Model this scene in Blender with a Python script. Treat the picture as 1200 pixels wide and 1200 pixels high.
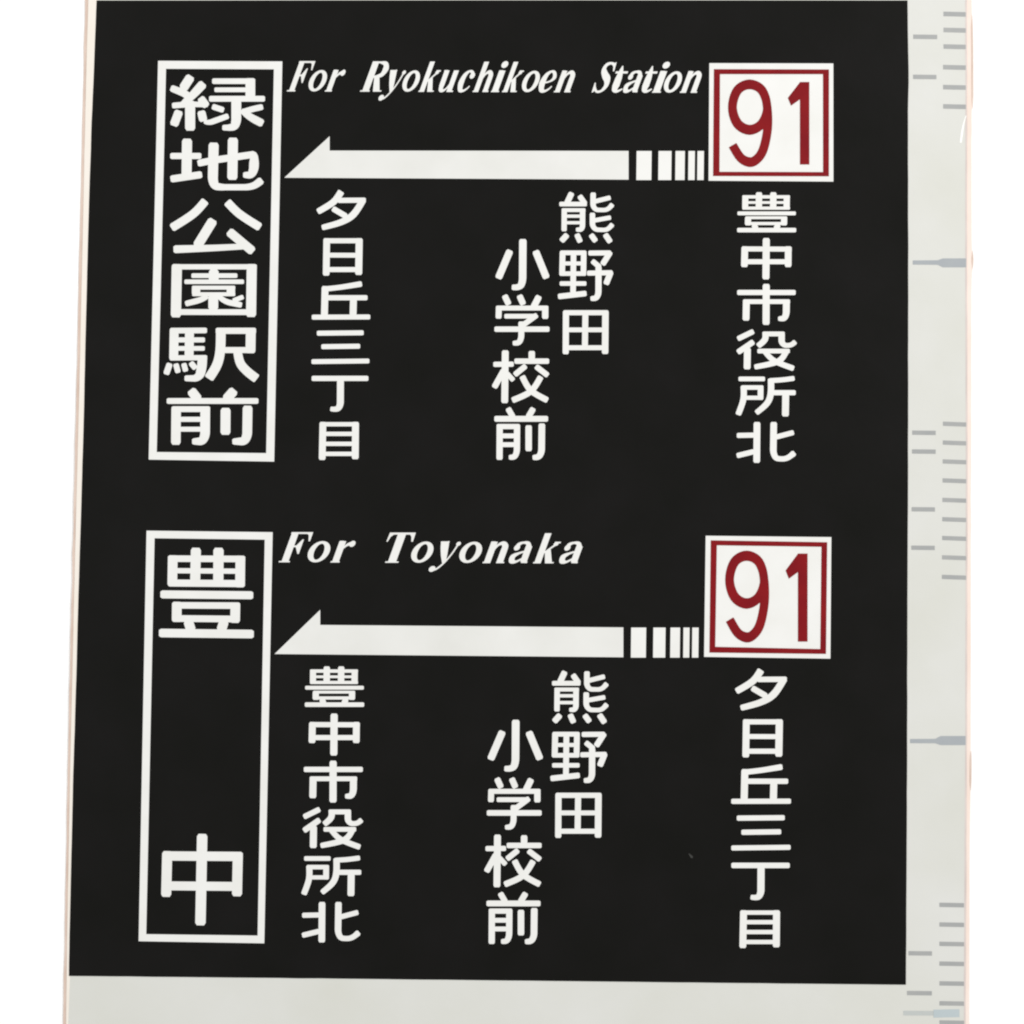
import bpy, math, random
from mathutils import Vector, Matrix, Euler, noise
from mathutils.geometry import delaunay_2d_cdt

for o in list(bpy.data.objects):
    bpy.data.objects.remove(o, do_unlink=True)
scene = bpy.context.scene
COL = scene.collection
random.seed(7)

# ------------------------------------------------------------------ camera
cam_data = bpy.data.cameras.new('camera')
cam = bpy.data.objects.new('camera', cam_data)
COL.objects.link(cam)
cam_data.sensor_width = 36.0
cam_data.lens = 57.6
cam_data.clip_start = 0.01
cam_data.clip_end = 50.0
CAM_LOC = Vector((0.03114749, -0.0696953, 0.97221539))
CAM_EUL = Euler((math.radians(3.08973), math.radians(1.115453), math.radians(0.6465985)), 'XYZ')
cam.location = CAM_LOC
cam.rotation_euler = CAM_EUL
scene.camera = cam

# ------------------------------------------------------------------ light: soft white studio
world = bpy.data.worlds.new('World')
scene.world = world
world.use_nodes = True
bg = world.node_tree.nodes['Background']
bg.inputs['Color'].default_value = (1.0, 0.995, 0.985, 1)
bg.inputs['Strength'].default_value = 0.62


def area_lamp(name, loc, target, size, power, color):
    d = bpy.data.lights.new(name, 'AREA')
    d.shape = 'SQUARE'
    d.size = size
    d.energy = power
    d.color = color
    o = bpy.data.objects.new(name, d)
    COL.objects.link(o)
    o.location = loc
    o.rotation_euler = (Vector(target) - Vector(loc)).to_track_quat('-Z', 'Y').to_euler()
    return o


area_lamp('softbox_lamp', (2.0, 1.25, 2.1), (0.05, 0.05, 0), 1.3, 62.0, (1.0, 0.985, 0.96))
area_lamp('fill_lamp', (-1.9, 0.6, 2.3), (0, 0, 0), 1.5, 24.0, (0.97, 0.985, 1.0))

vs = scene.view_settings
vs.view_transform = 'Standard'
vs.look = 'None'
vs.exposure = 0.0
vs.gamma = 1.0
vs.use_curve_mapping = False
scene.cycles.pixel_filter_type = 'BLACKMAN_HARRIS'
scene.cycles.filter_width = 2.1


# ------------------------------------------------------------------ materials
def srgb(r, g, b):
    return tuple((c / 255 / 12.92) if c / 255 <= 0.04045 else ((c / 255 + 0.055) / 1.055) ** 2.4 for c in (r, g, b))


def material(name, c1, c2=None, rough=0.5, spec=0.3, scale=18.0, detail=3.0, lo=0.35, hi=0.7,
             bump=0.0, bump_scale=300.0, rough_var=0.0):
    """two-tone mottled surface with fine relief"""
    m = bpy.data.materials.new(name)
    m.use_nodes = True
    nt = m.node_tree
    b = nt.nodes['Principled BSDF']
    b.inputs['Roughness'].default_value = rough
    b.inputs['Specular IOR Level'].default_value = spec
    tc = nt.nodes.new('ShaderNodeTexCoord')
    n = nt.nodes.new('ShaderNodeTexNoise')
    n.inputs['Scale'].default_value = scale
    n.inputs['Detail'].default_value = detail
    nt.links.new(tc.outputs['Object'], n.inputs['Vector'])
    r = nt.nodes.new('ShaderNodeValToRGB')
    r.color_ramp.elements[0].position = lo
    r.color_ramp.elements[1].position = hi
    r.color_ramp.elements[0].color = (*c1, 1)
    r.color_ramp.elements[1].color = (*(c2 or c1), 1)
    nt.links.new(n.outputs['Fac'], r.inputs['Fac'])
    nt.links.new(r.outputs['Color'], b.inputs['Base Color'])
    if rough_var:
        mr = nt.nodes.new('ShaderNodeMapRange')
        mr.inputs['From Min'].default_value = 0.3
        mr.inputs['From Max'].default_value = 0.7
        mr.inputs['To Min'].default_value = rough - rough_var
        mr.inputs['To Max'].default_value = rough + rough_var
        n3 = nt.nodes.new('ShaderNodeTexNoise')
        n3.inputs['Scale'].default_value = 9.0
        n3.inputs['Detail'].default_value = 5.0
        nt.links.new(tc.outputs['Object'], n3.inputs['Vector'])
        nt.links.new(n3.outputs['Fac'], mr.inputs['Value'])
        nt.links.new(mr.outputs['Result'], b.inputs['Roughness'])
    if bump:
        n2 = nt.nodes.new('ShaderNodeTexNoise')
        n2.inputs['Scale'].default_value = bump_scale
        n2.inputs['Detail'].default_value = 4.0
        nt.links.new(tc.outputs['Object'], n2.inputs['Vector'])
        bp = nt.nodes.new('ShaderNodeBump')
        bp.inputs['Strength'].default_value = bump
        bp.inputs['Distance'].default_value = 0.0006
        nt.links.new(n2.outputs['Fac'], bp.inputs['Height'])
        nt.links.new(bp.outputs['Normal'], b.inputs['Normal'])
    return m


M_TABLE = material('white_tabletop', (0.93, 0.93, 0.93), (0.94, 0.94, 0.938), 0.6, 0.2, 6)
M_FILM = material('white_film', (0.605, 0.608, 0.560), (0.650, 0.652, 0.625), 0.42, 0.25, 14, 4, 0.3, 0.72,
                  bump=0.12, bump_scale=160, rough_var=0.08)
M_BLACK = material('black_print', (0.0058, 0.0058, 0.0049), (0.0078, 0.0074, 0.0070), 0.56, 0.06, 22, 6, 0.3, 0.7,
                   bump=0.15, bump_scale=240, rough_var=0.08)
M_WHITE = material('white_print', (0.735, 0.733, 0.705), (0.775, 0.775, 0.757), 0.5, 0.15, 40, 4, 0.3, 0.7,
                   bump=0.08, bump_scale=240)
M_ARROW = material('arrow_print', (0.675, 0.675, 0.645), (0.735, 0.735, 0.712), 0.5, 0.15, 22, 5, 0.3, 0.7, bump=0.08, bump_scale=240)
M_RED = material('red_print', (0.180, 0.0045, 0.0085), (0.226, 0.0065, 0.0090), 0.5, 0.10, 60, 4, 0.3, 0.7)
M_GREY = material('grey_print', (0.325, 0.335, 0.335), (0.36, 0.365, 0.36), 0.5, 0.25, 60, 3, 0.3, 0.7)
M_GREYBLUE = material('blue_grey_print', (0.335, 0.36, 0.385), (0.36, 0.385, 0.40), 0.5, 0.25, 60, 3, 0.3, 0.7)
M_PALE = material('faded_print', (0.46, 0.485, 0.47), (0.49, 0.52, 0.51), 0.5, 0.25, 60, 3, 0.3, 0.7)
M_PALEBLUE = material('faded_blue_print', (0.43, 0.495, 0.515), (0.45, 0.51, 0.53), 0.5, 0.25, 60, 3, 0.3, 0.7)
M_PEACH = material('peach_backing', (0.80, 0.66, 0.585), (0.83, 0.715, 0.65), 0.6, 0.2, 30, 4, 0.35, 0.65)
M_TAN = material('tan_worn_edge', (0.60, 0.46, 0.385), (0.68, 0.545, 0.47), 0.7, 0.2, 45, 4, 0.35, 0.65)
M_CREAM = material('cream_margin', (0.80, 0.74, 0.66), (0.82, 0.765, 0.70), 0.5, 0.2, 35, 3, 0.35, 0.65)
M_EDGE_SHADE = material('painted_edge_shade', (0.585, 0.51, 0.485), (0.66, 0.585, 0.555), 0.6, 0.2, 40, 4, 0.35, 0.65)  # shade at the film's right edge, put into the colour
M_CREASE = material('crease_white', (0.85, 0.85, 0.82), (0.87, 0.87, 0.85), 0.4, 0.4, 60)
M_SPECK = material('dust_speck', (0.038, 0.040, 0.037), (0.045, 0.045, 0.042), 0.7, 0.2, 60)

# ------------------------------------------------------------------ from photo pixels to the sheet's plane
CR = CAM_EUL.to_matrix()
FOC = 57.6 / 36.0


def plane(px, py):
    d = CR @ Vector(((px - 600) / 1200 / FOC, (600 - py) / 1200 / FOC, -1))
    t = -CAM_LOC.z / d.z
    return CAM_LOC.x + d.x * t, CAM_LOC.y + d.y * t


def bend(x, y):
    """slight springiness of the unrolled film, metres above the table"""
    return 0.00045 * (1.2 + math.sin(9 * x + 3 * y + 0.4) * 0.6 + math.sin(13 * y - 4 * x + 1.1) * 0.6)


MM = 0.001
L_BACK, L_FILM, L_BLACK, L_INK, L_RED = 0.35 * MM, 0.65 * MM, 0.85 * MM, 1.05 * MM, 1.25 * MM


def finish(name, verts2, tris, lift, depth, mat, parent, label=None, kind=None):
    """planar triangles (photo pixels) -> printed layer lying on the sheet, with sides down to the layer below"""
    vs3, faces = [], []
    for p in verts2:
        x, y = plane(p[0], p[1])
        vs3.append((x, y, lift + bend(x, y)))
    n = len(vs3)
    edges = {}
    for t in tris:
        # pixel y points down, so flip to face up
        t = tuple(reversed(t)) if area2([verts2[i] for i in t]) > 0 else tuple(t)
        faces.append(t)
        for i in range(len(t)):
            a, b = t[i], t[(i + 1) % len(t)]
            edges[(a, b)] = 1
    low = {}

    def lo(i):
        if i not in low:
            low[i] = len(vs3)
            vs3.append((vs3[i][0], vs3[i][1], max(0.0, vs3[i][2] - depth)))
        return low[i]
    for (a, b) in list(edges):
        if (b, a) not in edges:
            faces.append((b, a, lo(a), lo(b)))
    me = bpy.data.meshes.new(name)
    me.from_pydata(vs3, [], faces)
    me.update()
    me.materials.append(mat)
    o = bpy.data.objects.new(name, me)
    COL.objects.link(o)
    o.parent = parent
    if label:
        o['label'] = label
    if kind:
        o['kind'] = kind
    return o


def area2(pts):
    s = 0
    for i in range(len(pts)):
        a, b = pts[i], pts[(i + 1) % len(pts)]
        s += a[0] * b[1] - a[1] * b[0]
    return s / 2


def union(polys):
    """one clean triangulation of overlapping polygons"""
    vs, fs = [], []
    for p in polys:
        if abs(area2(p)) < 1e-4:
            continue
        if area2(p) < 0:
            p = p[::-1]
        k = len(vs)
        vs += [Vector((q[0], q[1])) for q in p]
        fs.append(list(range(k, k + len(p))))
    r = delaunay_2d_cdt(vs, [], fs, 0, 1e-4)
    ov, of, src = r[0], r[2], r[5]
    tris = [tuple(f) for f, s in zip(of, src) if len(s)]
    return [(v.x, v.y) for v in ov], tris


# ------------------------------------------------------------------ pen strokes
def catmull(pts, ws, k=5):
    out, ow = [], []
    n = len(pts)
    for i in range(n - 1):
        p0 = pts[max(i - 1, 0)]; p1 = pts[i]; p2 = pts[i + 1]; p3 = pts[min(i + 2, n - 1)]
        for j in range(k):
            t = j / k
            f = lambda a, b, c, d: 0.5 * (2 * b + (c - a) * t + (2 * a - 5 * b + 4 * c - d) * t * t + (3 * b - a - 3 * c + d) * t ** 3)
            out.append((f(p0[0], p1[0], p2[0], p3[0]), f(p0[1], p1[1], p2[1], p3[1])))
            ow.append(ws[i] * (1 - t) + ws[i + 1] * t)
    out.append(pts[-1]); ow.append(ws[-1])
    return out, ow


def soften(pts, ws):
    """bends of a hooked stroke become short arcs"""
    op, ow = [pts[0]], [ws[0]]
    for i in range(1, len(pts) - 1):
        p, a, b = pts[i], pts[i - 1], pts[i + 1]
        la, lb = math.dist(p, a) or 1, math.dist(p, b) or 1
        c = min(0.48 * la, 0.48 * lb, 1.1 * ws[i])
        A = (p[0] + (a[0] - p[0]) * c / la, p[1] + (a[1] - p[1]) * c / la)
        B = (p[0] + (b[0] - p[0]) * c / lb, p[1] + (b[1] - p[1]) * c / lb)
        wa = ws[i] + (ws[i - 1] - ws[i]) * c / la
        wb = ws[i] + (ws[i + 1] - ws[i]) * c / lb
        for j in range(5):
            t = j / 4
            op.append(((1 - t) ** 2 * A[0] + 2 * t * (1 - t) * p[0] + t * t * B[0], (1 - t) ** 2 * A[1] + 2 * t * (1 - t) * p[1] + t * t * B[1]))
            ow.append(wa + (wb - wa) * t)
    return op + [pts[-1]], ow + [ws[-1]]


def pen(pts, w, smooth=False, cap=0.24, closed=False, rounded=True):
    """polyline with a width -> list of convex quads, mitred joints, eased ends"""
    ws = [w] * len(pts) if not isinstance(w, (list, tuple)) else list(w)
    pts = [tuple(map(float, p)) for p in pts]
    if smooth and len(pts) > 2:
        if closed:
            m = len(pts)
            P3, W3 = catmull(pts * 3 + [pts[0]], ws * 3 + [ws[0]])
            pts, ws = P3[m * 5:m * 10], W3[m * 5:m * 10]
        else:
            pts, ws = catmull(pts, ws)
    elif len(pts) > 2 and rounded:
        pts, ws = soften(pts, ws)
    n = len(pts)
    if not closed and cap:
        # eased end: a short narrower last piece
        def ease(pa, pb, wa):
            dx, dy = pb[0] - pa[0], pb[1] - pa[1]
            L = math.hypot(dx, dy) or 1
            c = min(cap * wa, L * 0.4)
            return (pa[0] + dx / L * c, pa[1] + dy / L * c)
        a = ease(pts[0], pts[1], ws[0])
        b = ease(pts[-1], pts[-2], ws[-1])
        pts = [pts[0], a] + pts[1:-1] + [b, pts[-1]]
        ws = [ws[0] * (1 - 1.3 * cap), ws[0]] + ws[1:-1] + [ws[-1], ws[-1] * (1 - 1.3 * cap)]
        n = len(pts)
    Ls, Rs = [], []
    for i in range(n):
        if closed:
            a, b = pts[i - 1], pts[(i + 1) % n]
            d1 = (pts[i][0] - a[0], pts[i][1] - a[1]); d2 = (b[0] - pts[i][0], b[1] - pts[i][1])
        else:
            d1 = (pts[i][0] - pts[max(i - 1, 0)][0], pts[i][1] - pts[max(i - 1, 0)][1])
            d2 = (pts[min(i + 1, n - 1)][0] - pts[i][0], pts[min(i + 1, n - 1)][1] - pts[i][1])
            if i == 0: d1 = d2
            if i == n - 1: d2 = d1
        l1 = math.hypot(*d1) or 1; l2 = math.hypot(*d2) or 1
        n1 = (-d1[1] / l1, d1[0] / l1); n2 = (-d2[1] / l2, d2[0] / l2)
        mx, my = n1[0] + n2[0], n1[1] + n2[1]
        ml = math.hypot(mx, my) or 1
        mx, my = mx / ml, my / ml
        k = 1 / max(0.6, mx * n1[0] + my * n1[1])
        h = ws[i] / 2 * k
        Ls.append((pts[i][0] + mx * h, pts[i][1] + my * h))
        Rs.append((pts[i][0] - mx * h, pts[i][1] - my * h))
    q = []
    for i in range(n if closed else n - 1):
        j = (i + 1) % n
        quad = [Ls[i], Ls[j], Rs[j], Rs[i]]
        # split so that a twisted quad can do no harm
        q.append([quad[0], quad[1], quad[2]])
        q.append([quad[0], quad[2], quad[3]])
    return q


def glyph(ox, oy, s, strokes):
    """strokes written in enlarged-crop coordinates -> polygons in photo pixels.
    a stroke: (points, width[, 's']) or ('poly', points)"""
    polys = []
    for st in strokes:
        if st[0] == 'poly':
            polys.append([(ox + x / s, oy + y / s) for x, y in st[1]])
            continue
        w = st[1]
        w = [v / s for v in w] if isinstance(w, (list, tuple)) else w / s
        polys += pen([(ox + x / s, oy + y / s) for x, y in st[0]], w, len(st) > 2)
    return polys


def bbox(polys):
    xs = [p[0] for q in polys for p in q]; ys = [p[1] for q in polys for p in q]
    return min(xs), min(ys), max(xs), max(ys)


def refit(polys, box):
    a = bbox(polys)
    sx = (box[2] - box[0]) / (a[2] - a[0]); sy = (box[3] - box[1]) / (a[3] - a[1])
    return [[(box[0] + (p[0] - a[0]) * sx, box[1] + (p[1] - a[1]) * sy) for p in q] for q in polys]


# ------------------------------------------------------------------ kanji, big (framed columns)
S9 = 1200 / 130.0
BIG = {}
BIG['緑'] = glyph(190, 82, S9, [
    ([(318, 72), (225, 215)], 98), ([(97, 200), (255, 262), (330, 330)], [72, 80, 80]),
    ([(455, 148), (330, 285), (215, 385)], [96, 90, 60]), ([(112, 392), (330, 375), (500, 385)], [62, 62, 50]),
    ([(415, 305), (488, 402)], 84), ([(307, 340), (307, 662)], 108), ([(190, 445), (128, 610)], 92),
    ([(425, 448), (452, 562)], 88), ([(455, 568), (520, 575), (722, 502)], [40, 62, 60]),
    ([(545, 128), (1010, 128)], 60), ([(958, 96), (958, 322)], 104), ([(570, 221), (962, 221)], 50), ([(512, 318), (1116, 318)], 62),
    ([(806, 315), (806, 560), (785, 618), (735, 630), (655, 630)], [106, 106, 90, 66, 60]),
    ([(545, 400), (672, 442)], 62), ([(868, 462), (1000, 425), (1095, 405)], [60, 66, 62]),
    ([(862, 440), (960, 520), (1095, 588)], [60, 84, 84])])
BIG['地'] = glyph(190, 155, S9, [
    ([(274, 75), (268, 490)], 108), ([(92, 262), (428, 262)], 66), ([(95, 512), (436, 462)], 76),
    ([(388, 342), (560, 308), (1010, 243)], 74), ([(996, 222), (1000, 300), (995, 410), (965, 470), (880, 467)], [60, 104, 104, 80, 62]),
    ([(770, 65), (763, 520)], 108),
    ([(562, 118), (552, 520), (575, 588), (650, 600), (930, 600), (1005, 582), (1085, 520)], [108, 108, 90, 66, 66, 78, 82])])
BIG['公'] = glyph(190, 228, S9, [
    ([(475, 70), (340, 215), (105, 368)], 90, 's'), ([(705, 82), (840, 215), (1066, 362)], 90, 's'),
    ([(560, 275), (378, 570)], 104), ([(128, 597), (560, 583), (905, 566)], [84, 70, 62]), ([(722, 400), (990, 625)], 96)])
BIG['園'] = glyph(190, 300, S9, [
    ([(164, 92), (154, 668)], 110), ([(974, 92), (966, 664)], 108), ([(112, 122), (1028, 122)], 56), ([(150, 610), (970, 612)], 62),
    ([(322, 217), (818, 217)], 50), ([(564, 150), (562, 290)], 106), ([(246, 283), (890, 283)], 48),
    ([(372, 332), (372, 430)], 90), ([(748, 332), (748, 428)], 90), ([(328, 347), (795, 347)], 42), ([(330, 418), (795, 418)], 42),
    ([(558, 420), (558, 590)], 106), ([(500, 440), (420, 480), (255, 522)], [50, 64, 60]),
    ([(600, 430), (690, 500), (868, 536)], [50, 62, 60]), ([(885, 445), (770, 490)], 50)])
BIG['駅'] = glyph(190, 376, S9, [
    ([(136, 82), (130, 432)], 96), ([(90, 110), (490, 108)], 60), ([(130, 210), (468, 210)], 54), ([(130, 302), (466, 302)], 50),
    ([(302, 90), (296, 430)], 96), ([(88, 405), (492, 402)], 56),
    ([(442, 392), (436, 500), (415, 590), (370, 626), (248, 625)], [100, 104, 100, 70, 62]),
    ([(90, 462), (48, 584)], 66), ([(152, 466), (180, 566)], 60), ([(238, 462), (262, 552)], 58), ([(312, 452), (370, 522)], 62),
    ([(585, 112), (1020, 112)], 66), ([(964, 82), (960, 354)], 106), ([(640, 320), (1010, 320)], 64),
    ([(640, 84), (634, 320), (598, 480), (508, 630)], 104, 's'), ([(818, 325), (850, 460), (925, 550), (1030, 632)], [92, 96, 98, 98], 's')])
BIG['前'] = glyph(190, 450, S9, [
    ([(312, 66), (402, 180)], 102), ([(790, 66), (690, 180)], 104), ([(56, 187), (1046, 187)], 62),
    ([(158, 245), (154, 660)], 102), ([(108, 275), (524, 275)], 62),
    ([(472, 245), (470, 560), (440, 622), (330, 625)], [104, 104, 90, 66]), ([(150, 385), (470, 385)], 54), ([(150, 492), (470, 492)], 52),
    ([(692, 262), (690, 552)], 106), ([(930, 238), (925, 560), (895, 622), (765, 626)], [104, 104, 92, 66])])
BIG['豊'] = glyph(180, 635, S9, [
    ([(214, 146), (208, 482)], 104), ([(944, 150), (940, 492)], 104), ([(162, 182), (996, 186)], 70), ([(200, 312), (945, 318)], 56),
    ([(162, 445), (992, 452)], 76), ([(464, 65), (455, 450)], 108), ([(708, 65), (705, 450)], 110),
    ([(80, 568), (1082, 578)], 86), ([(258, 648), (255, 866)], 104), ([(890, 655), (886, 876)], 104), ([(206, 686), (940, 690)], 70),
    ([(206, 828), (936, 835)], 72), ([(375, 845), (416, 970)], 104), ([(772, 845), (732, 970)], 104), ([(64, 985), (1088, 997)], 92)])
BIG['中'] = glyph(180, 970, S9, [
    ([(530, 64), (510, 1052)], 112), ([(152, 250), (140, 744)], 108), ([(915, 258), (905, 738)], 108), ([(100, 302), (968, 308)], 100), ([(150, 625), (910, 632)], 96)])

# ------------------------------------------------------------------ kanji, small (stop names)
SM = {}
SM['夕'] = glyph(360, 220, 10, [
    ([(405, 48), (310, 175), (125, 290)], [80, 76, 70], 's'), ([(360, 155), (690, 153)], 60),
    ([(665, 140), (545, 320), (400, 410), (175, 475)], [76, 80, 72, 64], 's'), ([(300, 248), (465, 345)], 66)])
SM['日'] = glyph(360, 220, 10, [
    ([(233, 598), (226, 1036)], 78), ([(613, 598), (606, 1028)], 82), ([(195, 628), (650, 628)], 58), ([(230, 796), (610, 798)], 56), ([(230, 965), (605, 965)], 58)])
SM['丘'] = glyph(360, 325, 10, [
    ([(214, 108), (205, 480)], 80), ([(185, 146), (400, 122), (645, 82)], [62, 60, 66]), ([(230, 245), (710, 245)], 60), ([(546, 250), (540, 480)], 80), ([(58, 472), (742, 470)], 58)])
SM['三'] = glyph(360, 325, 10, [([(118, 660), (665, 655)], 58), ([(170, 818), (624, 812)], 58), ([(55, 993), (732, 985)], 56)])
SM['丁'] = glyph(360, 435, 10.909, [
    ([(62, 97), (786, 97)], 66), ([(430, 95), (428, 430), (400, 485), (350, 492), (300, 485)], [88, 88, 74, 62, 60])])
SM['目'] = glyph(360, 435, 10.909, [
    ([(206, 652), (196, 1138)], 86), ([(622, 652), (618, 1128)], 88)] + [([(165, y), (662, y)], 54) for y in (682, 805, 932, 1060)])
SM['熊'] = glyph(645, 220, 12, [
    ([(302, 78), (228, 235)], 82), ([(125, 240), (512, 240)], 64), ([(405, 120), (492, 245)], 76),
    ([(195, 302), (192, 622)], 74), ([(158, 325), (492, 325)], 52), ([(452, 305), (450, 560), (430, 598), (358, 600)], [76, 76, 68, 58]),
    ([(195, 410), (450, 410)], 44), ([(195, 502), (450, 502)], 44),
    ([(600, 78), (598, 270), (640, 322), (800, 325), (875, 240)], [76, 76, 62, 58, 72]), ([(605, 208), (845, 148)], 64),
    ([(590, 362), (590, 545), (635, 600), (800, 605), (875, 520)], [76, 76, 62, 58, 72]), ([(605, 472), (850, 428)], 62),
    ([(240, 665), (150, 765)], 82), ([(368, 658), (422, 778)], 78), ([(565, 665), (640, 768)], 78), ([(765, 660), (845, 780)], 80)])
SM['野'] = glyph(645, 290, 9.23, [
    ([(132, 42), (126, 314)], 62), ([(360, 42), (356, 312)], 60), ([(105, 65), (388, 65)], 50), ([(130, 180), (360, 180)], 42), ([(105, 290), (385, 290)], 48),
    ([(250, 50), (244, 530)], 60), ([(100, 397), (388, 397)], 48), ([(82, 538), (390, 503)], 60),
    ([(410, 68), (655, 66)], 54), ([(650, 52), (560, 195)], 62), ([(448, 150), (540, 225)], 56), ([(395, 285), (672, 280)], 54), ([(655, 265), (598, 408)], 64),
    ([(520, 210), (518, 510), (495, 556), (432, 560)], [66, 66, 60, 52])])
SM['田'] = glyph(645, 290, 9.23, [
    ([(168, 688), (165, 1160)], 66), ([(594, 688), (590, 1158)], 70), ([(138, 712), (626, 712)], 54), ([(168, 897), (590, 897)], 50), ([(168, 1090), (590, 1090)], 52), ([(378, 700), (372, 1090)], 64)])
SM['小'] = glyph(570, 275, 9.23, [
    ([(395, 55), (392, 500), (375, 560), (330, 578), (275, 575)], [80, 80, 72, 62, 60]), ([(258, 175), (128, 482)], 76), ([(530, 180), (652, 480)], 76)])
SM['学'] = glyph(570, 275, 9.23, [
    ([(195, 660), (245, 765)], 66), ([(355, 660), (402, 765)], 66), ([(572, 668), (505, 800)], 70), ([(105, 800), (670, 800)], 52), ([(136, 778), (132, 914)], 64), ([(636, 778), (636, 917)], 68),
    ([(195, 888), (545, 888)], 50), ([(550, 872), (395, 985)], 58), ([(88, 1028), (682, 1028)], 58), ([(378, 945), (378, 1120), (355, 1176), (285, 1180)], [64, 64, 60, 50])])
SM['校'] = glyph(570, 400, 8.276, [
    ([(184, 92), (178, 603)], 66), ([(68, 228), (266, 226)], 50), ([(172, 280), (75, 455)], 58), ([(195, 310), (265, 385)], 48),
    ([(440, 98), (440, 195)], 62), ([(272, 197), (608, 197)], 52), ([(385, 240), (272, 332)], 54), ([(478, 245), (598, 338)], 54),
    ([(345, 340), (430, 480), (595, 578)], 58, 's'), ([(530, 345), (430, 490), (250, 578)], 58, 's')])
SM['前'] = glyph(570, 400, 8.276, [
    ([(208, 650), (262, 745)], 56), ([(458, 650), (402, 745)], 58), ([(78, 755), (598, 755)], 56), ([(130, 806), (128, 1152)], 60), ([(100, 830), (325, 830)], 50),
    ([(298, 806), (296, 1075), (275, 1126), (218, 1128)], [60, 60, 54, 48]), ([(128, 920), (300, 920)], 46), ([(128, 1005), (300, 1005)], 46), ([(410, 818), (410, 1068)], 62),
    ([(538, 800), (535, 1075), (510, 1126), (448, 1130)], [64, 64, 58, 50])])
SM['豊'] = glyph(855, 220, 10, [
    ([(180, 104), (178, 264)], 70), ([(665, 104), (662, 264)], 72), ([(145, 116), (702, 116)], 38), ([(180, 182), (665, 182)], 30), ([(145, 248), (702, 248)], 36), ([(340, 62), (338, 250)], 74),
    ([(508, 62), (505, 250)], 74), ([(88, 309), (770, 309)], 44), ([(212, 346), (210, 450)], 72), ([(634, 346), (632, 450)], 72), ([(180, 360), (668, 360)], 32), ([(180, 428), (665, 428)], 36),
    ([(280, 435), (306, 500)], 68), ([(566, 435), (536, 500)], 68), ([(84, 505), (774, 505)], 52)])
SM['中'] = glyph(855, 220, 10, [
    ([(425, 598), (420, 1082)], 82), ([(174, 695), (168, 938)], 78), ([(682, 695), (680, 938)], 78), ([(138, 725), (722, 728)], 58), ([(170, 875), (680, 875)], 58)])
SM['市'] = glyph(855, 325, 10, [
    ([(424, 85), (422, 564)], 82), ([(84, 185), (768, 185)], 60), ([(192, 265), (187, 514)], 80), ([(152, 292), (702, 292)], 54), ([(660, 268), (658, 435), (636, 490), (562, 492)], [80, 80, 70, 54])])
SM['役'] = glyph(855, 325, 10, [
    ([(278, 638), (88, 730)], 62), ([(278, 758), (88, 888)], 66), ([(204, 830), (200, 1084)], 80), ([(415, 645), (408, 735), (325, 815)], [74, 72, 64], 's'), ([(380, 670), (640, 670)], 56),
    ([(604, 648), (604, 770), (640, 805), (715, 803), (768, 758)], [74, 74, 56, 56, 62]), ([(320, 870), (700, 870)], 54), ([(665, 862), (565, 990), (285, 1058)], [68, 68, 60], 's'), ([(405, 875), (520, 985), (748, 1076)], [60, 64, 64], 's')])
SM['所'] = glyph(855, 435, 10.435, [
    ([(104, 100), (427, 100)], 56), ([(166, 185), (163, 350), (98, 540)], [74, 74, 70], 's'), ([(135, 205), (408, 205)], 54), ([(374, 186), (372, 356)], 70), ([(165, 330), (405, 330)], 50),
    ([(500, 95), (497, 280), (450, 400), (318, 518)], [76, 78, 74, 64], 's'), ([(475, 122), (640, 112), (788, 92)], 60), ([(500, 268), (802, 268)], 62), ([(680, 280), (676, 558)], 84)])
SM['北'] = glyph(855, 435, 10.435, [
    ([(330, 626), (326, 1124)], 82), ([(83, 790), (330, 785)], 62), ([(82, 1038), (300, 985)], 64), ([(534, 626), (528, 1000), (560, 1072), (690, 1080), (790, 998)], [80, 80, 66, 60, 74]), ([(545, 814), (780, 752)], 62)])

SECOND = {  # where the same characters stand in the lower half of the sign
    '夕': (861, 783.3, 921.7, 832.4), '日': (869.6, 842.6, 917, 887.3), '丘': (856.6, 895.2, 926.4, 941.7), '三': (856.6, 954.8, 926, 996.2),
    '丁': (856.7, 1010.5, 925, 1054.3), '目': (866.1, 1066, 913.6, 1110.3), '熊': (646.9, 785.5, 713, 848.5), '野': (644.8, 857.3, 711.6, 917.3),
    '田': (650.5, 928.7, 705, 981.5), '小': (571.6, 843.3, 636.2, 904), '学': (570.6, 910.4, 634.7, 972), '校': (567.6, 977.7, 634.8, 1039.3),
    '前': (570.2, 1044.5, 633.4, 1106), '豊': (357.6, 780.8, 427, 828.2), '中': (362, 836, 422, 885.2), '市': (356.4, 891.2, 425.4, 940.2),
    '役': (354.8, 945.7, 425.8, 995.2), '所': (353.4, 1002.3, 423.5, 1049.8), '北': (353.8, 1056.6, 422.6, 1104)}

# ------------------------------------------------------------------ slanted serif letters (unsheared; x, height above baseline in cap heights)
SLANT = 0.365


def ball(x, y, r, k=10, ry=None):
    return ('poly', [(x + r * math.cos(6.2832 * i / k), y + (ry or r) * math.sin(6.2832 * i / k)) for i in range(k)])


def foot(x, w=0.42, y=0.022):
    return ([(x - w / 2, y), (x + w / 2, y)], 0.045)


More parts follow.
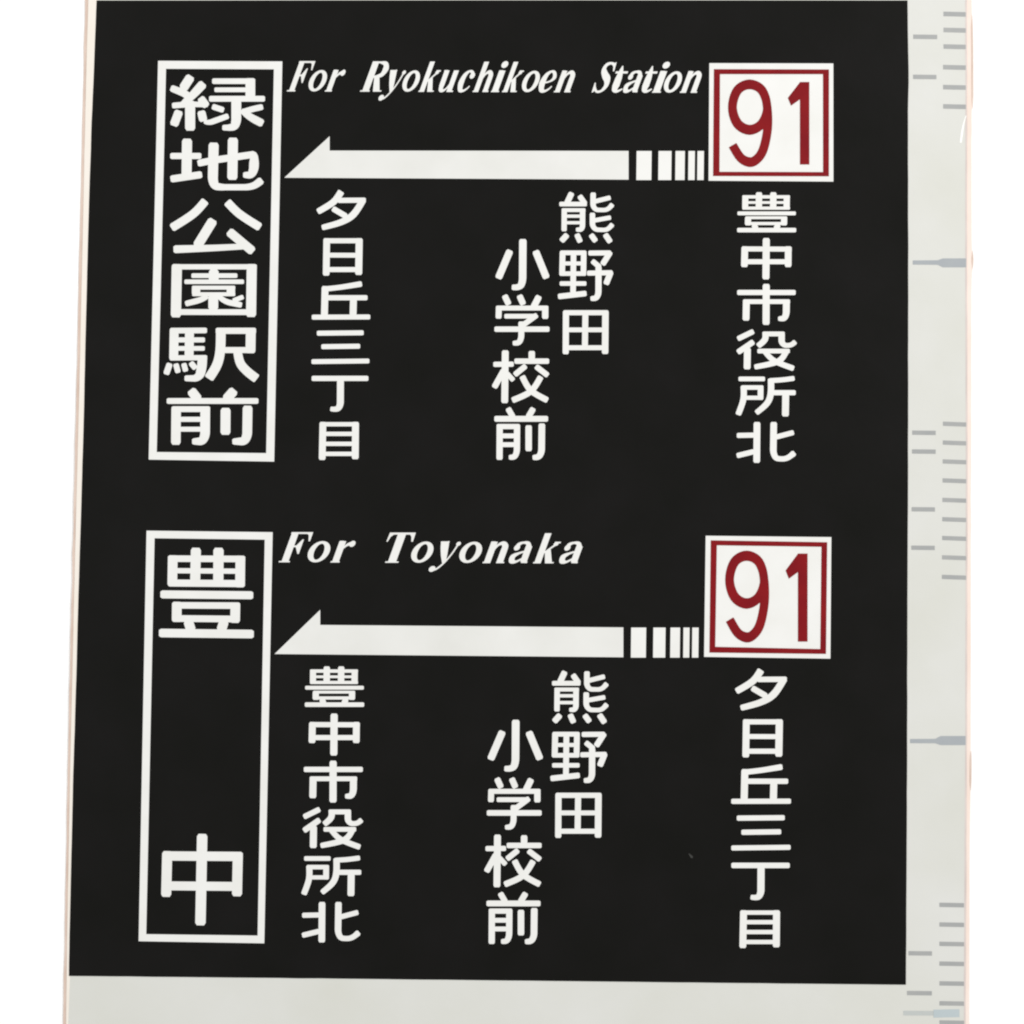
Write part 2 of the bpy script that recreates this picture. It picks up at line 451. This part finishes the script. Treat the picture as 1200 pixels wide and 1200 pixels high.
LET = {
    'F': [([(.22, 0), (.22, 1)], .25), foot(.20, .40), ([(.08, .972), (.86, .972)], .058), ('poly', [(.60, .99), (.86, .99), (.86, .70), (.81, .70), (.74, .90)]),
          ([(.3, .53), (.58, .53)], .055), ('poly', [(.62, .76), (.62, .28), (.57, .28), (.42, .51), (.42, .55), (.57, .76)])],
    'T': [([(.45, 0), (.45, 1)], .25), foot(.45, .41), ([(.06, .968), (.86, .968)], .066),
          ('poly', [(.06, .99), (.26, .99), (.13, .86), (.09, .70), (.05, .70)]), ('poly', [(.66, .99), (.86, .99), (.87, .70), (.82, .70), (.77, .86)])],
    'R': [([(.2, 0), (.2, 1)], .25), foot(.18, .37), ([(.08, .968), (.45, .968)], .06),
          ([(.4, .965), (.6, .92), (.68, .74), (.6, .56), (.4, .50), (.26, .49)], [.06, .15, .23, .16, .08, .06], 's'),
          ('poly', [(.34, .50), (.54, .50), (.76, .0), (.50, .0)]), ([(.6, .022), (.82, .022)], .04)],
    'S': [([(.70, .74), (.64, .9), (.46, .965), (.27, .9), (.23, .74), (.38, .57), (.56, .42), (.60, .22), (.46, .05), (.26, .03), (.10, .16), (.05, .28)],
           [.05, .10, .075, .14, .2, .24, .26, .2, .09, .07, .10, .05], 's'), ('poly', [(.62, .98), (.70, 1.0), (.74, .70), (.68, .70), (.62, .86)]), ('poly', [(.02, .32), (.07, .32), (.16, .12), (.12, .02), (.04, -.01)])],
    'o': [('ring', .31, .355, .225, .31)],
    'r': [([(.16, 0), (.16, .71)], .235), foot(.15, .32), ([(.06, .695), (.2, .695)], .05), ([(.25, .46), (.36, .6), (.5, .63)], [.05, .09, .14]), ball(.53, .62, .105)],
    'y': [([(.226, .70), (.30, .40), (.42, .0)], [.24, .23, .10]), ([(.10, .695), (.36, .695)], .04), ([(.66, .66), (.56, .30), (.42, .0), (.26, -.20), (.15, -.22)], [.055, .05, .055, .06, .08], 's'), ball(.655, .635, .07), ball(.13, -.20, .10)],
    'n': [([(.16, 0), (.16, .71)], .22), ([(.05, .695), (.2, .695)], .05), ([(.22, .40), (.32, .6), (.46, .66), (.57, .56), (.58, .40), (.58, 0)], [.05, .08, .13, .2, .22, .22], 's'), foot(.14, .26), foot(.60, .27)],
    'a': [([(.53, .56), (.53, .05)], .215), ([(.14, .50), (.17, .62), (.30, .685), (.46, .66), (.53, .52)], [.14, .13, .07, .12, .2], 's'), ball(.15, .52, .10),
          ([(.48, .40), (.28, .33), (.12, .22), (.14, .08), (.28, .05), (.45, .16)], [.05, .08, .18, .18, .08, .05], 's'), ([(.46, .06), (.66, .03)], [.10, .05])],
    'k': [([(.16, 0), (.16, 1)], .22), foot(.14, .26), ([(.06, .975), (.2, .975)], .05), ([(.24, .34), (.42, .50), (.60, .66)], [.05, .06, .08]), ball(.56, .64, .085, 10, .06), ([(.5, .69), (.7, .69)], .05),
          ('poly', [(.27, .40), (.42, .51), (.66, .0), (.42, .0)]), ([(.5, .022), (.71, .022)], .04)],
    'u': [([(.16, .71), (.16, .2)], .22), ([(.04, .695), (.2, .695)], .05), ([(.16, .3), (.18, .1), (.3, .04), (.42, .12), (.52, .3)], [.22, .18, .09, .06, .05], 's'), ([(.58, .71), (.58, 0)], .22), ([(.5, .022), (.76, .022)], .05)],
    'c': [([(.53, .52), (.46, .64), (.33, .685), (.19, .56), (.14, .32), (.2, .09), (.33, .035), (.47, .11), (.54, .2)], [.12, .11, .07, .17, .23, .17, .085, .06, .04], 's'), ball(.50, .54, .105)],
    'h': [([(.16, 0), (.16, 1)], .22), ([(.06, .975), (.2, .975)], .05), ([(.22, .40), (.32, .6), (.46, .66), (.57, .56), (.58, .40), (.58, 0)], [.05, .08, .13, .2, .22, .22], 's'), foot(.14, .26), foot(.60, .27)],
    'i': [([(.16, 0), (.16, .71)], .235), ([(.05, .695), (.2, .695)], .05), foot(.17, .30), ball(.17, .91, .125, 12, .115)],
    'e': [([(.2, .31), (.4, .36), (.52, .48), (.46, .64), (.33, .685), (.19, .56), (.14, .32), (.2, .09), (.33, .035), (.47, .11), (.54, .2)], [.05, .06, .14, .11, .07, .16, .23, .17, .085, .06, .04], 's')],
    't': [([(.19, .88), (.2, .6), (.2, .2)], [.03, .20, .22]), ([(.04, .665), (.42, .665)], .07), ([(.2, .25), (.21, .1), (.3, .04), (.44, .12)], [.22, .17, .09, .04], 's')],
}


def ring(cx, cy, rx, ry, rot, wx, wy):
    n = 40
    O, I = [], []
    for i in range(n):
        a = 6.2832 * i / n
        x, y = math.cos(a), math.sin(a)
        O.append((cx + (rx + wx / 2) * x, cy + (ry + wy / 2) * y))
        b = a
        I.append((cx + (rx - wx / 2) * math.cos(b), cy + (ry - wy / 2) * math.sin(b)))
    out = []
    for i in range(n):
        j = (i + 1) % n
        out.append([O[i], O[j], I[j]]); out.append([O[i], I[j], I[i]])
    return out


def letter_polys(ch):
    polys = []
    for st in LET[ch]:
        if st[0] == 'poly':
            polys.append(list(st[1]))
        elif st[0] == 'ring':
            polys += ring(st[1], st[2], st[3], st[4], 0, .17, .085)
        else:
            polys += pen(st[0], st[1], len(st) > 2, cap=0.0)
    return polys


def set_letter(ch, x0, x1, base, cap):
    polys = letter_polys(ch)

    def place(sx):
        return [[(p[0] * cap * sx + SLANT * p[1] * cap, base - p[1] * cap) for p in q] for q in polys]
    lo, hi = 0.2, 2.5
    for _ in range(30):
        m = (lo + hi) / 2
        b = bbox(place(m))
        if b[2] - b[0] < x1 - x0: lo = m
        else: hi = m
    q = place(lo)
    dx = x0 - bbox(q)[0]
    return [[(p[0] + dx, p[1]) for p in t] for t in q]


UPPER = [('F', 336.5, 370), ('o', 362, 383.6), ('r', 380.9, 405.3), ('R', 422.1, 456), ('y', 443.8, 476), ('o', 471.8, 492.4), ('k', 490.4, 517),
         ('u', 514.2, 538), ('c', 536.5, 556.9), ('h', 553.8, 578), ('i', 575.3, 595.8), ('k', 588.2, 614.2), ('o', 611.7, 632.7), ('e', 631.3, 652.3),
         ('n', 648.8, 674), ('S', 693.1, 722.5), ('t', 716.9, 736), ('a', 730, 753), ('t', 751.9, 770.5), ('i', 763.8, 785), ('o', 777.8, 799), ('n', 796.3, 822)]
LOWER = [('F', 327, 367.5), ('o', 361, 387.5), ('r', 387.5, 417), ('T', 451.5, 487.6), ('o', 482.1, 508.2), ('y', 502.7, 540.3), ('o', 538.4, 565.1),
         ('n', 565.4, 595.8), ('a', 596.3, 623.8), ('k', 624.5, 657.4), ('a', 655.3, 682.8)]

# ------------------------------------------------------------------ the table
def grid_sheet(name, x0, x1, y0, y1, z, mat):
    me = bpy.data.meshes.new(name)
    me.from_pydata([(x0, y0, z), (x1, y0, z), (x1, y1, z), (x0, y1, z)], [], [(0, 1, 2, 3)])
    me.materials.append(mat)
    o = bpy.data.objects.new(name, me)
    COL.objects.link(o)
    return o


table = grid_sheet('tabletop', -2.5, 2.5, -2.5, 2.5, 0.0, M_TABLE)
table['kind'] = 'structure'
table['label'] = 'plain bright white tabletop under the sign sheet'

# ------------------------------------------------------------------ the sign
sign = bpy.data.objects.new('destination_roll_sign', None)
COL.objects.link(sign)
sign['label'] = 'black bus destination blind with white Japanese stop names and red route numbers'
sign['category'] = 'bus sign'


def lerp_edge(table_, y):
    for (y0, x0), (y1, x1) in zip(table_, table_[1:]):
        if y <= y1:
            return x0 + (x1 - x0) * (y - y0) / (y1 - y0)
    (y0, x0), (y1, x1) = table_[-2:]
    return x1 + (x1 - x0) / (y1 - y0) * (y - y1)


def wob(y, seed, amp):
    return amp * (noise.noise(Vector((y * 0.03, seed, 0))) + 0.5 * noise.noise(Vector((y * 0.11, seed, 3))))


E_BLACK = [(-40, 115.2), (1, 113.7), (75, 110.8), (150, 107.6), (225, 105.1), (300, 103.2), (400, 100.7), (480, 99.1), (590, 96), (700, 92.6), (800, 89.9), (900, 86.7), (1000, 84.2), (1100, 82), (1143, 81.2), (1240, 79.4)]
E_OUT = [(-40, 101.2), (0, 100), (60, 98.8), (100, 97.8), (300, 93.2), (450, 90.2), (580, 87.2), (700, 84.6), (800, 82), (900, 79.8), (1000, 78), (1100, 76), (1200, 74.2), (1240, 73.5)]
E_TAN = [(-40, 105), (0, 104), (100, 101), (300, 96.8), (450, 93.6), (580, 90.4), (700, 87.4), (800, 85.2), (900, 82.8), (1000, 80.8), (1100, 79), (1200, 78), (1240, 77.6)]
R_BLACK = [(-40, 1063), (0, 1063), (50, 1063.6), (90, 1064.4), (130, 1063.4), (300, 1063.6), (560, 1063.4), (700, 1062.8), (900, 1062.4), (1060, 1061.4), (1153, 1060.8), (1240, 1060)]
R_FILM = [(-40, 1131.6), (0, 1131.4), (120, 1131.6), (300, 1131.2), (560, 1132), (900, 1131.2), (1100, 1130), (1240, 1129.2)]
R_OUT = [(-40, 1139.5), (0, 1139.2), (60, 1140), (125, 1140), (135, 1139), (290, 1139), (300, 1140), (312, 1140), (320, 1138.8), (560, 1138.4), (880, 1138), (925, 1137.6), (1000, 1136.6), (1200, 1135.8), (1240, 1135.6)]


def strip(name, left, right, ys, nx, lift, depth, mat, parent, label=None, split=None):
    """a sheet between two uneven edges (functions of photo y)"""
    V, T = [], []
    for y in ys:
        a, b = left(y), right(y)
        for i in range(nx + 1):
            t = i / nx
            yy = y if not callable(split) else split(y, a + (b - a) * t)
            V.append((a + (b - a) * t, yy))
    n = nx + 1
    for j in range(len(ys) - 1):
        for i in range(nx):
            k = j * n + i
            T += [(k, k + 1, k + n + 1), (k, k + n + 1, k + n)]
    return finish(name, V, T, lift, depth, mat, parent, label)


YS = [-40 + 1280 * i / 80 for i in range(81)]
backing = strip('backing_sheet', lambda y: lerp_edge(E_TAN, y) - 1.0, lambda y: lerp_edge(R_OUT, y) - .9 + wob(y, 5, .5), YS, 42, L_BACK, 3 * MM, M_PEACH, sign,
                'pale peach backing sheet showing as a thin line along the edges')
strip('worn_edge', lambda y: lerp_edge(E_OUT, y) + wob(y, 1, .9), lambda y: lerp_edge(E_TAN, y) + wob(y, 2, .4), YS, 1, L_BACK + .12 * MM, 3 * MM, M_TAN, backing,
      'worn tan left edge of the backing')
for ya, yb in ((18, 128), (294, 316), (880, 926)):
    ys = [ya + (yb - ya) * i / 8 for i in range(9)]
    strip('worn_edge', lambda y: lerp_edge(R_OUT, y) - .6 - 1.5 * min(1, (y - ya) / 9 + .1, (yb - y) / 9 + .1), lambda y: lerp_edge(R_OUT, y) - .5 + .5 * min(1, (y - ya) / 12, (yb - y) / 12), ys, 1, L_BACK + .12 * MM, .12 * MM, M_TAN, backing)
film = strip('film', lambda y: lerp_edge(E_TAN, y) + wob(y, 3, .3), lambda y: lerp_edge(R_FILM, y) + wob(y, 4, .35), YS, 42, L_FILM, .3 * MM, M_FILM, sign,
             'off-white plastic film of the blind')
strip('bare_margin', lambda y: lerp_edge(E_TAN, y) + wob(y, 3, .3) + .05, lambda y: lerp_edge(E_BLACK, y) + 1.5 - max(0, (y - 1140)) * 0.02, YS, 1, L_FILM + .1 * MM, .1 * MM, M_CREAM, film,
      'narrow cream bare margin beside the black print')


strip('edge_shade_line', lambda y: lerp_edge(R_FILM, y) - .9 + wob(y, 4, .35), lambda y: lerp_edge(R_FILM, y) + 1.2 + wob(y, 8, .5), YS, 1, L_FILM + .05 * MM, .4 * MM, M_EDGE_SHADE, film,
      'faint pinkish painted shade line along the cut right edge')  # thin strip coloured as the shade line beside the film edge


def panel_y(y, x):
    t = (y - 1.2) / (1143 - 1.2)
    bottom = 1143.2 + (x - 81) / 980 * 10.0
    return 1.2 + t * (bottom - 1.2) + (wob(x, 9, .25) if t > .99 else 0)


YP = [1.2 + (1143 - 1.2) * i / 72 for i in range(73)]
panel = strip('black_panel', lambda y: lerp_edge(E_BLACK, y) + wob(y, 6, .25), lambda y: lerp_edge(R_BLACK, y) + wob(y, 7, .25), YP, 40, L_BLACK, .2 * MM, M_BLACK, sign,
              'matt black printed field', split=panel_y)
v, t = union([[(806.3, 999.6), (808.2, 1000.2), (811.8, 1003), (811.4, 1005.4), (809.2, 1004.8), (807.6, 1002)]])
finish('dust_speck', v, t, L_INK, .2 * MM, M_SPECK, panel)


def poly_piece(name, polys, lift, mat, parent, label=None, depth=.2 * MM):
    v, t = union(polys)
    return finish(name, v, t, lift, depth, mat, parent, label)


def seg_line(a, b, wa, wb=None, step=22):
    L = math.hypot(b[0] - a[0], b[1] - a[1])
    n = max(1, int(L / step))
    pts = [(a[0] + (b[0] - a[0]) * i / n, a[1] + (b[1] - a[1]) * i / n) for i in range(n + 1)]
    return pts


def frame_polys(outer, inner, step=22):
    """four-sided frame between two quads (TL,TR,BR,BL)"""
    out = []
    for k in range(4):
        o0, o1, i0, i1 = outer[k], outer[(k + 1) % 4], inner[k], inner[(k + 1) % 4]
        A = seg_line(o0, o1, 0, step=step)
        n = len(A) - 1
        B = [(i0[0] + (i1[0] - i0[0]) * i / n, i0[1] + (i1[1] - i0[1]) * i / n) for i in range(n + 1)]
        for i in range(n):
            out.append([A[i], A[i + 1], B[i + 1]]); out.append([A[i], B[i + 1], B[i]])
    return out


# ---- framed destination columns
ORD = ('first', 'second', 'third', 'fourth', 'fifth', 'sixth')
fr1 = poly_piece('destination_frame', frame_polys([(185.8, 72), (331.2, 72.8), (321.8, 541.2), (175, 538.8)], [(195, 81.3), (321.4, 82), (312.5, 531.3), (184.3, 530)]),
                 L_INK, M_WHITE, sign, 'white outline frame around six stacked kanji')
for ch in '緑地公園駅前':
    poly_piece('kanji', BIG[ch], L_INK, M_WHITE, fr1, 'bold white kanji ' + ch)
fr2 = poly_piece('destination_frame', frame_polys([(172.5, 622), (320, 623.8), (310, 1105), (163, 1102.5)], [(181.8, 630.8), (310.8, 632.5), (302.3, 1096), (171.8, 1094.3)]),
                 L_INK, M_WHITE, sign, 'white outline frame around two widely spaced kanji')
for ch in '豊中':
    poly_piece('kanji', BIG[ch], L_INK, M_WHITE, fr2, 'bold white kanji ' + ch)

# ---- stop names
for ch in '夕日丘三丁目' + '熊野田' + '小学校前' + '豊中市役所北':
    poly_piece('kanji', SM[ch], L_INK, M_WHITE, panel, 'small white kanji ' + ch + ' in the upper half')
for ch in '豊中市役所北' + '熊野田' + '小学校前' + '夕日丘三丁目':
    poly_piece('kanji', refit(SM[ch], SECOND[ch]), L_INK, M_WHITE, panel, 'small white kanji ' + ch + ' in the lower half')

# ---- slanted English lines
for ch, a, b in UPPER:
    base = 107.9 + (a - 340) / 480 * 1.9
    poly_piece('letter', set_letter(ch, a, b, base, 35.4), L_INK, M_WHITE, panel, 'slanted white serif letter ' + ch)
for ch, a, b in LOWER:
    base = 659.0 + (a - 330) / 330 * 1.4
    poly_piece('letter', set_letter(ch, a, b, base, 35.2), L_INK, M_WHITE, panel, 'slanted white serif letter ' + ch)


# ---- arrows and their trailing dashes
def arrow(tip, peak, notch, right, dashes, dtop, dbot, label):
    polys = []
    n = 16
    x0, x1 = notch[0], right[0]
    for i in range(n):
        a, b = x0 + (x1 - x0) * i / n, x0 + (x1 - x0) * (i + 1) / n
        ty = lambda x: notch[1] + (right[1] - notch[1]) * (x - x0) / (x1 - x0)
        by = lambda x: tip[1] + (right[2] - tip[1]) * (x - tip[0]) / (x1 - tip[0])
        polys.append([(a, ty(a)), (b, ty(b)), (b, by(b)), (a, by(a))])
    polys.append([tip, peak, (x0, tip[1] + (right[2] - tip[1]) * (x0 - tip[0]) / (x1 - tip[0]))])
    ar = poly_piece('direction_arrow', polys, L_INK, M_ARROW, sign, label)
    for a, b in dashes:
        poly_piece('dash', [[(a + .2, dtop), (b + .2, dtop), (b - .2, dbot), (a - .2, dbot)]], L_INK, M_WHITE, ar)
    return ar


arrow((333.6, 208.9), (386.6, 160.4), (386.6, 177.2), (736.4, 177.8, 211.4), [(745.7, 763.2), (771.3, 786.5), (791.2, 802.1), (806.3, 813.8), (816.9, 824.4)], 177.9, 211.9,
      'white half-headed arrow leading to the six kanji frame')
arrow((322.2, 766.3), (375.6, 714.6), (375.6, 732.3), (730.3, 735.2, 770.1), [(739.3, 756.8), (765.3, 779.5), (785.3, 796.5), (800.5, 807.6), (810.8, 818.2)], 735.4, 770.5,
      'white half-headed arrow leading to the two kanji frame')

# ---- route number plates
NINE = pen([(348, 360), (264, 402), (229, 520), (264, 634), (348, 679), (432, 636), (470, 525), (434, 402)], [68, 64, 60, 66, 70, 62, 56, 62], True, 0, True) + \
    pen([(440, 410), (466, 490), (475, 610), (466, 720), (438, 828), (396, 886), (348, 905), (286, 874), (230, 786)], [40, 58, 60, 60, 62, 64, 68, 62, 60], True, 0.04)
ONE = pen([(733, 345), (733, 922)], 64, False, 0) + [[(702, 345), (765, 345), (765, 400), (706, 462), (640, 510), (618, 456)]]


def plate(outer, red_o, red_i, nine_box, one_box, label):
    n = 6
    polys = []
    TL, TR, BR, BL = outer
    q = lambda u, w: ((TL[0] * (1 - u) + TR[0] * u) * (1 - w) + (BL[0] * (1 - u) + BR[0] * u) * w, (TL[1] * (1 - u) + TR[1] * u) * (1 - w) + (BL[1] * (1 - u) + BR[1] * u) * w)
    for i in range(n):
        for j in range(n):
            polys.append([q(i / n, j / n), q((i + 1) / n, j / n), q((i + 1) / n, (j + 1) / n), q(i / n, (j + 1) / n)])
    pl = poly_piece('route_number_plate', polys, L_INK, M_WHITE, sign, label)
    poly_piece('red_border', frame_polys(red_o, red_i), L_RED, M_RED, pl, 'dark red square outline')
    poly_piece('numeral', refit(NINE, nine_box), L_RED, M_RED, pl, 'dark red numeral 9')
    poly_piece('numeral', refit(ONE, one_box), L_RED, M_RED, pl, 'dark red numeral 1')


k = lambda ox, oy, s, L: [(ox + x / s, oy + y / s) for x, y in L]
plate(k(820, 40, 6, [(66, 210), (936, 212), (936, 1042), (60, 1036)]), k(820, 40, 6, [(98, 253), (905, 255), (904, 1005), (92, 1003)]), k(820, 40, 6, [(140, 287), (864, 287), (864, 976), (136, 974)]),
      (820 + 197 / 6, 40 + 325 / 6, 820 + 507 / 6, 40 + 940 / 6), (820 + 617 / 6, 40 + 343 / 6, 820 + 767 / 6, 40 + 922 / 6), 'white square plate with red 91 beside the upper arrow')
plate(k(820, 620, 7.5, [(50, 60), (1152, 72), (1144, 1138), (36, 1122)]), k(820, 620, 7.5, [(95, 100), (1115, 117), (1105, 1096), (83, 1084)]), k(820, 620, 7.5, [(147, 143), (1066, 156), (1056, 1054), (133, 1034)]),
      (820 + 221 / 7.5, 620 + 190 / 7.5, 820 + 606 / 7.5, 620 + 996 / 7.5), (820 + 751 / 7.5, 620 + 216 / 7.5, 820 + 943 / 7.5, 620 + 988 / 7.5), 'white square plate with red 91 beside the lower arrow')


# ---- registration marks down the margin
def tick(x0, x1, y, h, mat=M_GREY, tilt=.6):
    poly_piece('registration_mark', [[(x0, y - h / 2 - tilt / 2), (x1, y - h / 2 + tilt / 2), (x1, y + h / 2 + tilt / 2), (x0, y + h / 2 - tilt / 2)]], L_FILM + .1 * MM, mat, film, depth=.1 * MM)


for y in (17.2, 36, 55.4, 79.6, 103, 125.6):
    tick(1105.3 if y < 60 else 1104.8, 1131.3, y, 5.2)
for y in (497.3, 519.3, 541.4, 563.6, 586.4, 609, 631, 653.6, 676.5):
    tick(1104.4 - (y - 497) * .006, 1131.6, y, 4.9, tilt=1.0)
for y in (1060, 1083, 1105.6, 1128.7, 1151.8, 1175.1, 1197.5):
    tick(1100.2, 1128.9, y, 5.0, tilt=.5)
for x0, x1, y in ((1069.8, 1097.8, 43.8), (1069.6, 1096.8, 90.8), (1068.4, 1095.8, 507.4), (1068.2, 1095.8, 529.4), (1067.8, 1095, 597), (1067.4, 1094.8, 642), (1064, 1091.4, 1116.5), (1062.2, 1091.2, 1163)):
    tick(x0, x1, y, 5.0, tilt=.3)
for xa, xm, xb, ya, yb, ht, m in ((1069, 1104.2, 1131.4, 308.2, 308.6, 10.4, M_GREYBLUE), (1066, 1101.6, 1131, 868.2, 867.6, 10.6, M_GREYBLUE)):
    poly_piece('registration_mark', [[(xa, ya - 2.4), (xm - 6, ya - 2.6), (xm, yb - ht / 2), (xb, yb - ht / 2), (xb, yb + ht / 2), (xm, yb + ht / 2), (xm - 6, ya + 2.6), (xa, ya + 2.4)]], L_FILM + .1 * MM, m, film,
               'long blue-grey mark widening to a block', depth=.1 * MM)
tick(1057.8, 1093, 1186.4, 5.4, M_PALE, .2)
poly_piece('registration_mark', [[(1093.2, 1182.4), (1123.5, 1181.8), (1123.5, 1191), (1093.2, 1191.6)]], L_FILM + .1 * MM, M_PALEBLUE, film, 'faded pale blue block mark', depth=.1 * MM)
poly_piece('crease', pen([(1131.6, 136), (1128.6, 146), (1126.6, 157), (1125.2, 168)], [.8, 1.9, 2.6, 2.2], True, .1), L_FILM + .1 * MM, M_CREASE, film, 'short white crease at the film edge', depth=.1 * MM)
